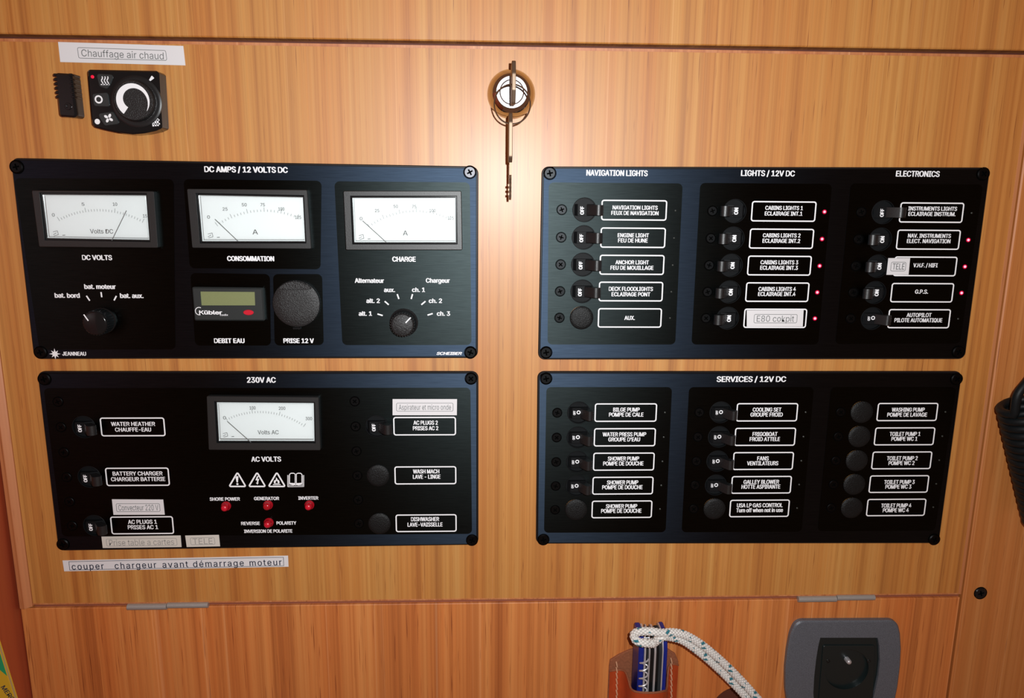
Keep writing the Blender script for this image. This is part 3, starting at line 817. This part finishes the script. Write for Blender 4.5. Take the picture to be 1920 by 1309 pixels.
tape([(209.6, 936.5), (305.8, 937), (308.8, 965.4), (212.6, 965.7)], [(217.3, 944), (299.5, 943.8), (301, 959.5), (218.6, 960)],
    [('Convecteur 220 V', 259.5, 952, 75, 10.5, 0, 1, 0)], T0-0.1, 'white label reading Convecteur 220 V, stuck above the AC PLUGS 1 box')
tape([(190, 1006.5), (338.6, 1004.3), (340.3, 1026), (192.5, 1027.9)], [(198.6, 1010.4), (331, 1008.8), (333, 1023), (200, 1024.6)],
    [('Prise table a cartes', 265.4, 1017, 122, 11, math.radians(0.5), 1, 0)], PF, 'cream label reading Prise table a cartes on the lower left panel edge', TAPEC, TINKL)
tape([(347, 1004.5), (410.4, 1003.2), (412.6, 1024.7), (350, 1026)], [(356, 1008.4), (402, 1007.3), (404, 1021), (358, 1022)],
    [('TELE', 380, 1015, 37, 11, math.radians(0.5), 1, 0)], PF, 'small cream label reading TELE on the lower left panel bottom edge', TAPEC, TINKL)
r_ = math.radians(0.9)
tape([(117, 1051.3), (540, 1042.2), (541, 1063), (120.2, 1071.6)], [(128.7, 1053), (531.8, 1044.6), (532.6, 1061.3), (130.6, 1069.4)],
    [('couper', 164.5, 1062, 60, 11.5, r_, 1.18, 0.005), ('chargeur', 254, 1060, 78, 11.5, r_, 1.18, 0.005), ('avant', 328.5, 1058.4, 48, 11.5, r_, 1.18, 0.005),
     ('démarrage', 409.5, 1056.7, 95, 11.5, r_, 1.18, 0.005), ('moteur', 498, 1054.8, 60, 11.5, r_, 1.18, 0.005)], 0,
    'long white strip label reading couper chargeur avant démarrage moteur, below the lower left panel', TAPE, TINKB, 0)
tape([(1400.3, 581.7), (1507, 581.5), (1505.3, 612.5), (1400.3, 612.5)], [(1414, 589), (1495.5, 589.3), (1494, 606), (1413, 606)],
    [('E80 cokpit', 1454, 597.6, 70, 11.5, 0, 1, 0)], T0-0.1, 'white label reading E80 cokpit inside the fifth box of the LIGHTS column')
tape([(1665.8, 484), (1706.7, 484), (1703.7, 515.3), (1662.2, 515.5)], [(1671, 491), (1699.3, 491.3), (1697.5, 508.6), (1669, 508.6)],
    [('TELE', 1684.8, 499.8, 22, 11.5, 0, 1, 0.005)], T0-0.1, 'small white label reading TELE stuck over the corner of the V.H.F. / HIFI box')

# ------------------------------------------------------------------ heater control and clip
hh = 30.0
hc = empty('heater_control', (*[at(235, 190)[0]], 0, at(235, 190)[1]), 'square black heater control with a round dial and white crescent, below the Chauffage label', 'control')
arcp = [(303.5, 240), (291, 245.5), (270, 250), (248, 251.8), (222, 249), (196, 243.5), (177, 238.5)]
body = fillet(pq([(162.5, 130), (293, 132.5), (297.5, 137)] + arcp + [(171.5, 233)], hh), [5, 4, 3, 5, 3, 3, 3, 3, 3, 5, 4], 3)
obj('housing', MB().plate(body, [], -0.3, -hh, 2.5), BLKG, hc)
btn = [[(180, 138), (214, 140), (206, 160), (200, 167), (186, 162)], [(172, 176), (202, 173), (206, 200), (176, 199)], [(182, 213), (212, 209), (225, 232), (196, 236)]]
for b_ in btn: obj('push_button', MB().plate(fillet(pq(b_, hh+1.5), 4, 4), [], -hh+0.5, -hh-1.5, 0.8), COUNTER, hc)
dx, dz = at(256.5, 190.5, hh)
mb = MB(); mb.lathe(dx, dz, [(43, -hh+0.5), (43, -hh-1.5), (40.5, -hh-3), (38, -hh-3)], 56)
obj('dial_collar', mb, BLK, hc, smooth=True)
dx2, dz2 = at(249, 187.5, hh+14)
mb = MB(); mb.lathe(dx, dz, [(36, -hh-2.5), (34, -hh-4), (33, -hh-13), (31.5, -hh-14.5)], 56)
dial = obj('dial_knob', mb, BLKT, hc, smooth=True)
cx, cz = at(248.5, 187.2, hh+15)
cx, cz = dx, dz
cr = []; n = 40
for i in range(n+1):   # crescent from lower left, over the top, thinning to the lower right
    a = math.radians(232-(232+38)*i/n); cr.append((cx+28*math.cos(a), cz+28*math.sin(a)))
for i in range(n, -1, -1):
    a = math.radians(232-(232+38)*i/n); w_ = 13.5*(1-(i/n))**0.75+0.3; cr.append((cx+(28-w_)*math.cos(a), cz+(28-w_)*math.sin(a)))
obj('crescent_mark', MB().dots([cr], -hh-14.8), INK, dial, recalc=False)
ic = MB(); hd = hh+0.3; hb_ = hh+1.8
for k in range(3):
    ox, oz = at(191.5+k*5.2, 151.5, hb_)
    pts = [(ox+1.2*math.sin(j*1.3), oz-7+j*2) for j in range(8)]
    for j in range(7): ic.dots([seg(pts[j], pts[j+1], 1.8)], -hb_)
a_ = at(189, 158.5, hb_); b_ = at(205.5, 158.5, hb_); ic.dots([seg(a_, b_, 1.6)], -hb_)
ox, oz = at(185, 186.4, hb_); ic.dots([(circ(ox, oz, 6.8, 24), [circ(ox, oz, 4.2, 24)])], -hb_)
ox, oz = at(203.5, 221.5, hb_)
for k in range(4):
    a = math.radians(60+90*k); ic.dots([[(ox+2*math.cos(a)+u*math.cos(a)*3.6-v*math.sin(a)*2.3+2.6*math.cos(a), oz+2*math.sin(a)+u*math.sin(a)*3.6+v*math.cos(a)*2.3+2.6*math.sin(a)) for u, v in [(math.cos(q*math.pi/5), math.sin(q*math.pi/5)) for q in range(10)]]], -hb_)
ox, oz = at(182.5, 228, hd); ic.dots([circ(ox, oz, 4.6, 16)], -hd)
ic.dots([fillet(pq([(279, 150.5), (284.5, 141.5), (289.5, 146.5), (281.5, 152.5)], hd), 0.8, 2)], -hd)
for k in range(3):
    a_ = at(286.5+k*4.4, 222.5-k*0.2, hd); b_ = at(287.5+k*4.4, 237-k*0.4, hd); ic.dots([seg(a_, b_, 2.9)], -hd)
ic.dots([seg(at(286, 226, hd), at(299, 225, hd), 2.2), seg(at(287, 233, hd), at(300, 232, hd), 2.2)], -hd)
obj('symbols', ic, INK, hc, recalc=False)
ox, oz = at(173.3, 144, hd); mb = MB(); mb.lathe(ox, oz, [(3.0, -hh+0.2), (2.6, -hh-1.0), (1.0, -hh-1.6)], 16); obj('indicator_light', mb, mat('heater_led', (0.5, 0.01, 0.03), 0.3, emit=(1, 0.01, 0.06, 0.5)), hc, smooth=True)

bl = empty('plastic_clip', (at(132, 180)[0], 0, at(132, 180)[1]), 'small narrow ribbed black plastic holder on the wood, left of the heater dial', 'holder')
obj('block', MB().plate(fillet(pq([(102, 136), (134, 138), (143.5, 221), (110, 218)], 28), [5, 7, 6, 5], 4), [], -0.3, -28, 3), BLKG, bl)
rb = []
for k in range(6):
    for sd in (0, 1):
        y = 141+k*8.2; xx = (103.2+k*0.95, 136.3+k*0.95)[sd]
        x, z = at(xx, y, 24); mb = MB().plate(rect(x+(2.2 if sd == 0 else -2.2), z, 7, 4.8, 1.6, 3), [], -2, -28.6, 1.4)
        obj('rib', mb, BLKG, bl)
x, z = at(128, 199.5, 28); obj('boss', MB().plate(circ(x, z, 6, 18), [circ(x, z, 3, 14)], -27, -29.5, 0.8), BLKG, bl)

# ------------------------------------------------------------------ lock, keys, ring
lx, lz_ = at(958.5, 177)
mb = MB(); mb.lathe(lx, lz_, [(43, -0.2), (42.6, -5), (41, -11), (38.8, -17), (36, -22), (32.5, -26), (28.2, -29.2), (27.4, -29.8)], 64)
lk = obj('lock_cylinder', mb, CHROME, door, smooth=True)
fx, fz = at(959, 172.7, 30)
obj('lock_face', MB().plate(circ(lx, lz_, 27.6, 48), [circ(lx, lz_, 21.6, 48)], -28, -30.5, 0.6), SATIN, lk)
obj('face_groove', MB().plate(circ(lx, lz_, 22.0, 48), [circ(lx, lz_, 19.8, 48)], -28, -29.6, 0), DARKM, lk)
obj('key_plug', MB().plate(circ(lx, lz_, 20.2, 48), [rect(lx, lz_, 3.4, 30, 0.6, 2)], -28, -30.3, 0.5), SATIN, lk)
kx = lx+0.6; kz = lz_+5
k1 = empty('key', (kx, -30, kz), 'flat metal key pushed into the lock, seen edge on', 'key')
prof = fillet([(-40, kz-14), (-46, kz-30), (-100, kz-34), (-113, kz-12), (-113, kz+14), (-100, kz+36), (-46, kz+34), (-40, kz+10)], 8, 4)
obj('bow', MB().prof_x(prof, kx-3.3, kx+3.3, 0.8), BRASS, k1, smooth=False)
obj('blade', MB().prof_x([(-29, kz-12), (-42, kz-13), (-42, kz+4), (-29, kz+4)], kx-1.5, kx+1.5), BRASS, k1)
# split ring through the key's bow
rcx, rcz = at(960.5, 195.5, 88)
ring = MB()
pts = []
for i in range(96):
    a = 2*math.pi*i/96*2; y = -88-2.2*(i/95)+1.1
    pts.append((rcx+30.5*math.cos(a+0.3), y, rcz+32*math.sin(a+0.3)))
ring.tube(pts, 1.25, 8)
tag(obj('key_ring', ring, RINGM, smooth=True), 'thin steel split ring hanging through the key in the lock', 'key ring')
kx2, z1 = at(957, 226, 85); kx3, z2 = at(959.7, 375, 80)
k2 = empty('key', (kx2, -85, z1), 'spare flat metal key hanging from the split ring, teeth pointing down', 'key')
z1b = at(957, 303, 85)[1]
pr = fillet([(-60, z1b+6), (-60, z1-4), (-72, z1+12), (-96, z1+12), (-108, z1-4), (-108, z1b+6), (-96, z1b-2), (-72, z1b-2)], 7, 4)
hb2 = MB().prof_x(pr, kx2-3.2, kx2+3.2, 0.8)
obj('bow', hb2, BRASS, k2)
tb = [(-76, z1b), (-76, z2+4), (-80, z2), (-90, z2+4)]
zz = z2+8
side = []
k = 0
while zz < z1b-28:
    side += [(-93, zz), (-89 if k % 2 else -90, zz+3.2), (-94, zz+6)]
    zz += 7; k += 1
side += [(-94, z1b)]
bl2 = MB().prof_x(tb+side, kx2+0.2-1.6, kx2+0.2+2.2)
# flat cuts also on the narrow edge so the teeth show from the front
obj('blade', bl2, BRASS, k2)
tt = MB()
zz = z2+8
while zz < z1b-38:
    tt.prof_x([(-80, zz), (-91, zz), (-91, zz+3.6), (-80, zz+3.6)], kx2-3.4, kx2-1.2)
    zz += 7.5
obj('teeth', tt, BRASS, k2)

# ------------------------------------------------------------------ sheath, knife, rope
sx, sz = at(1207, 1270)
sh = empty('knife_sheath', (sx, 0, sz), 'orange brown stitched leather sheath on the lower board, holding the blue knife', 'sheath')
LB = -1095
bp_ = pq([(1142, 1250), (1144, 1238), (1160, 1228), (1180, 1219), (1205, 1212), (1232, 1212), (1252, 1217), (1266, 1226), (1272, 1240)], 4)
obj('back_leather', MB().plate(bp_+[(bp_[-1][0]+1, LB), (bp_[0][0]-1, LB)], [], -0.4, -5, 1), SUEDE, sh)
path = [(1143.5, 1259, 9), (1150, 1258, 13), (1158, 1257, 14), (1165, 1257, 17), (1171, 1259, 24), (1175, 1265, 34), (1179, 1277, 50), (1183, 1291, 66), (1190, 1297, 78), (1200, 1299, 84),
        (1215, 1300, 86), (1230, 1299.5, 85), (1243, 1297, 78), (1250, 1293, 62), (1252, 1270, 36), (1254, 1252, 22), (1259, 1247, 15), (1266, 1246, 12), (1272, 1248, 8)]
# resample the mouth of the pocket smoothly
P3d = [Vector((*[at(x, y, h)[0]], -h, at(x, y, h)[1])) for x, y, h in path]
def cat(P, n=5):
    out = []
    for i in range(len(P)-1):
        a = P[max(0, i-1)]; b = P[i]; c = P[i+1]; d = P[min(len(P)-1, i+2)]
        for k in range(n):
            t = k/n; out.append(0.5*((2*b)+(c-a)*t+(2*a-5*b+4*c-d)*t*t+(3*b-a-3*c+d)*t*t*t))
    out.append(P[-1]); return out
mouth = cat(P3d, 4); n = len(mouth); th = 3.0
V = []; F = []
for p in mouth: V += [(p.x, p.y, p.z), (p.x, p.y, LB), (p.x, p.y+th, p.z), (p.x, p.y+th, LB)]
for i in range(n-1):
    a = 4*i; b = a+4
    F += [(a, b, b+1, a+1), (a+2, a+3, b+3, b+2), (a, a+2, b+2, b), (a+1, b+1, b+3, a+3)]
F += [(0, 1, 3, 2), (4*n-4, 4*n-2, 4*n-1, 4*n-3)]
mb = MB(); mb.add(V, F); obj('front_leather', mb, LEATH, sh, smooth=True)
mb = MB(); mb.tube([(p.x, p.y+1.2, p.z) for p in mouth], 2.1, 8); obj('mouth_edge', mb, SUEDE, sh, smooth=True)
for (px, y0, hst) in ((1156.5, 1243, 16), (1259, 1236, 18)):
    yy = y0
    while yy < 1318:
        a = at(px-0.6, yy, hst); b = at(px+0.6, yy+8, hst)
        mb = MB(); mb.tube([(a[0], -hst+3, a[1]), (a[0], -hst-1, a[1]-1), ((a[0]+b[0])/2, -hst-1.6, (a[1]+b[1])/2), (b[0], -hst-1, b[1]+1), (b[0], -hst+3, b[1])], 1.5, 6)
        obj('stitch', mb, THREAD, sh, smooth=True); yy += 10.5

kn = empty('pocket_knife', (at(1220, 1240)[0], -20, at(1220, 1240)[1]), 'folded blue pocket knife with steel blades and corkscrew, standing in the leather sheath', 'knife')
def X70(px): return at(px, 1240, 72)[0]
ztop = at(1215, 1176, 50)[1]-9; zbot = -1050
def kprof(y0, y1, top, r0=14):
    return fillet([(y0, zbot), (y0, top-4), (y0-8, top), (y1+14, top), (y1, top-26), (y1, zbot)], [0, 4, 6, 12, 40, 0], 6)
def kplate(name, a, b, y1, top, m, y0=-14, ch=0.0): return obj(name, MB().prof_x(kprof(y0, y1, top), X70(a), X70(b), ch), m, kn, smooth=bool(ch))
kplate('scale', 1197.5, 1207.5, -70, ztop+2, BLUEP, ch=2.2); kplate('scale', 1243.8, 1251.5, -70, ztop+3, BLUEP, ch=2.0)
for (a, b, y1, tp, m, nm) in ((1207.6, 1211, -71, ztop, STEELB, 'liner'), (1216.5, 1218.8, -71.5, ztop-2, STEELB, 'liner'), (1226.5, 1230, -71.5, ztop-2, STEELB, 'liner'), (1241.3, 1243.6, -71.5, ztop+1, STEELB, 'liner'),
                          (1211.2, 1216.3, -60, ztop-10, BLKG, 'spring'), (1219, 1226.3, -68, ztop-6, BLKG, 'blade'), (1230.2, 1235.6, -66, ztop-6, BLKG, 'blade'), (1235.8, 1241.1, -69, ztop-5, DARKM, 'blade')):
    kplate(nm, a, b, y1, tp, m)
cs = MB(); xc = X70(1206.5); pts = []
zt = at(1207, 1236, 78)[1]
for i in range(110):
    a = i/110*2*math.pi*4.6; pts.append((xc+8*math.cos(a), -78-4.5*math.sin(a), zt-i*0.72))
cs.tube(pts, 1.7, 8); obj('corkscrew', cs, STEELB, kn, smooth=True)
xr, zr = at(1224, 1204.5, 84); rg = MB()
rg.tube([(xr+6.2*math.cos(a), -80-3*math.sin(a*0.5), zr+6.2*math.sin(a)) for a in [2*math.pi*i/24 for i in range(24)]], 2.2, 8, closed=True)
obj('lanyard_ring', rg, STEELB, kn, smooth=True)

def rope_points():
    A = [(1224, 1207, 88), (1212, 1206, 96), (1198, 1204, 96), (1189.5, 1197, 92), (1190, 1188, 92), (1203, 1184, 98), (1222, 1184.5, 102), (1240, 1187, 100), (1262, 1186, 92), (1285, 1191, 84), (1310, 1205, 76),
         (1335, 1224, 68), (1362, 1248, 60), (1388, 1274, 55), (1410, 1298, 52), (1440, 1332, 48), (1465, 1362, 46)]
    B = [(1226, 1206, 84), (1233, 1200, 96), (1243, 1194, 98), (1258, 1194.5, 86), (1280, 1201, 78), (1302, 1216, 70), (1327, 1236, 62), (1353, 1260, 54), (1378, 1285, 50), (1400, 1309, 47), (1428, 1343, 44), (1450, 1372, 42)]
    return [[Vector((at(x, y, h)[0], -h, at(x, y, h)[1])) for x, y, h in q] for q in (A, B)]
ROPE = bpy.data.materials.new('braided_rope'); ROPE.use_nodes = True
ca_ = ROPE.node_tree.nodes.new('ShaderNodeVertexColor'); ca_.layer_name = 'yarn'
rb_ = ROPE.node_tree.nodes['Principled BSDF']; ROPE.node_tree.links.new(ca_.outputs[0], rb_.inputs['Base Color'])
rb_.inputs['Roughness'].default_value = 0.6; rb_.inputs['Sheen Weight'].default_value = 0.2
rt = empty('rope', (at(1330, 1240)[0], -60, at(1330, 1240)[1]), 'white braided rope with teal flecks, looped on the knife and trailing right', 'rope')
for q, P in enumerate(rope_points()):
    pts = cat(P, 30)
    # even spacing
    res = [pts[0]]
    for p in pts[1:]:
        if (p-res[-1]).length >= 0.9: res.append(p)
    NR = 36; kk = 0.42; col = []
    def rf(L, th):
        u = 3*th+kk*L; v = 3*th-kk*L
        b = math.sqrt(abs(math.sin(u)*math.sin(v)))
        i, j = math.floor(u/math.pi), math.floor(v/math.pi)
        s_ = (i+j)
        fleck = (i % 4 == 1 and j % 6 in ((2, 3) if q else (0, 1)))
        base = 0.36+0.56*min(1, b*1.25)  # colour darkens in the braid valleys, painting the shade between strands
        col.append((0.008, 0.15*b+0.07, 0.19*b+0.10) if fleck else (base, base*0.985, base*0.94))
        return 6.1+2.4*b
    mb = MB(); mb.tube(res, 7, NR, rf=rf)
    o = obj('strand', mb, ROPE, rt, smooth=False)
    o.data.shade_smooth()
    at_ = o.data.color_attributes.new('yarn', 'FLOAT_COLOR', 'POINT')
    for i, c in enumerate(col): at_.data[i].color = (*c, 1)

# ------------------------------------------------------------------ wall socket
so = empty('wall_socket', (at(1582, 1255)[0], 0, at(1582, 1255)[1]), 'grey metallic framed black mains socket at the lower right, partly out of view', 'socket')
sf = 12
left = [(1499, 1165.5), (1490, 1172), (1484, 1185), (1479, 1205), (1474.5, 1232), (1472.5, 1262), (1473.5, 1292), (1478, 1325), (1487, 1356), (1500, 1370)]
right = [(1660, 1370), (1667, 1356), (1673, 1322), (1680, 1292), (1685.5, 1262), (1689, 1232), (1690, 1210), (1688, 1187), (1683, 1173), (1673, 1165)]
fo = fillet(pq([(1494, 1165), (1483, 1190), (1477, 1222), (1473.5, 1255), (1473.5, 1295), (1479, 1332), (1490, 1368), (1664, 1368), (1675, 1332), (1684, 1290), (1689, 1250), (1690.5, 1218), (1689, 1190), (1683, 1164)], sf), [22, 60, 90, 90, 90, 60, 22, 22, 60, 90, 90, 60, 40, 24], 6)
ins = pq([(1538, 1196), (1646, 1196), (1649, 1213), (1650, 1240), (1647, 1268), (1640, 1300), (1634, 1325), (1527, 1325), (1525, 1300), (1526.5, 1270), (1530, 1238), (1534, 1213)], sf)
obj('cover_frame', MB().plate(fo, [ins], -0.3, -sf, 3), SOCK, so)
iq = pq([(1541, 1207), (1643, 1207), (1641, 1325), (1530, 1325)], 6); iq = inset(ins, 0.2)
scx, scz = at(1587.5, 1255.5, 9)
insm = obj('socket_insert', MB().plate(iq, [circ(scx, scz, 47, 48)], -0.4, -6.5, 0), SOCKB, so)
step = pq([(1544, 1211), (1641, 1211), (1637, 1318), (1535, 1318)], 9.5)
obj('socket_face', MB().plate(fillet(step, 4, 3), [circ(scx, scz, 47, 48)], -6.5, -9.5, 1), SOCKB, so)
mb = MB(); mb.lathe(scx, scz, [(47.2, -9.4), (46, 2), (44, 14), (43, 16)], 48, cap=False)
well = obj('socket_well', mb, SOCKB, so, smooth=True)
mb = MB(); mb.lathe(scx, scz, [(46.5, -0.5), (46.5, -1.8)], 48); obj('well_floor', mb, SOCKB, so)
px_, pz_ = at(1590, 1239, 8); mb = MB(); mb.lathe(px_, pz_, [(5.6, -1.5), (5.6, -12), (4.4, -15), (2, -16.5)], 20); obj('earth_pin', mb, STEELB, so, smooth=True)
for q_ in ((1553, 1240), (1629, 1240)):
    x, z = at(*q_, 9.5); obj('shutter_hole', MB().plate(circ(x, z, 4, 16), [circ(x, z, 2.6, 16)], -9.4, -10.4, 0.4), BLKG, so)

# ------------------------------------------------------------------ coiled cord on the right
ax0 = Vector((at(1926, 762, 70)[0], -62, at(1926, 762, 70)[1])); ax1 = Vector((at(1975, 985, 62)[0], -56, at(1975, 985, 62)[1]))
d = (ax1-ax0); L = d.length; d.normalize(); e1 = d.cross(Vector((0, 1, 0))).normalized(); e2 = d.cross(e1)
cc = MB(); turns = int(L/15.0); pts = []
lead = [Vector((at(1958, 655, 70)[0], -80, at(1958, 655, 70)[1])), Vector((at(1925, 705, 75)[0], -86, at(1925, 705, 75)[1])), Vector((at(1903, 738, 80)[0], -88, at(1903, 738, 80)[1]))]
N = turns*20
for i in range(N+1):
    a = 2*math.pi*i/20; R = 40
    p = ax0+d*(L*i/N)+e1*(R*math.cos(a+2.6))+e2*(R*math.sin(a+2.6)); pts.append(p)
lp = cat(lead+[pts[0]], 6)
cc.tube(lp[:-1]+pts, 8.2, 12)
tag(obj('coiled_cord', cc, CORD, smooth=True), 'black coiled handset cord hanging before the right hand board', 'cord')

# ------------------------------------------------------------------ book at the lower left
hb0 = 150
qb = pq([(-8, 1196), (36, 1338), (-12, 1355), (-56, 1214)], hb0)
bkx = sum(p[0] for p in qb)/4; bkz = sum(p[1] for p in qb)/4
bo = empty('book', (bkx, -hb0+10, bkz), 'narrow yellow and green covered booklet standing by the red wood at the lower left corner', 'book')
obj('pages', MB().plate(inset(qb, 1.5), [], -hb0+7, -hb0+1.5, 0), PAGE, bo)
obj('front_cover', MB().plate(qb, [], -hb0+1.5, -hb0, 0.5), YEL, bo)
obj('back_cover', MB().plate(qb, [], -hb0+8, -hb0+7, 0.3), YEL, bo)
gq = pq([(-9, 1196), (13.5, 1268), (-8, 1250), (-54, 1214.5)], hb0+0.3)
obj('green_band', MB().dots([gq], -hb0-0.25), GREEN, bo, recalc=False)
mb = MB(); text(mb, 'MERC', 15, 1300, 34, 8, hb0+0.5, bold=0.01, rot=math.radians(-62)); obj('lettering', mb, TINKB, bo, recalc=False)
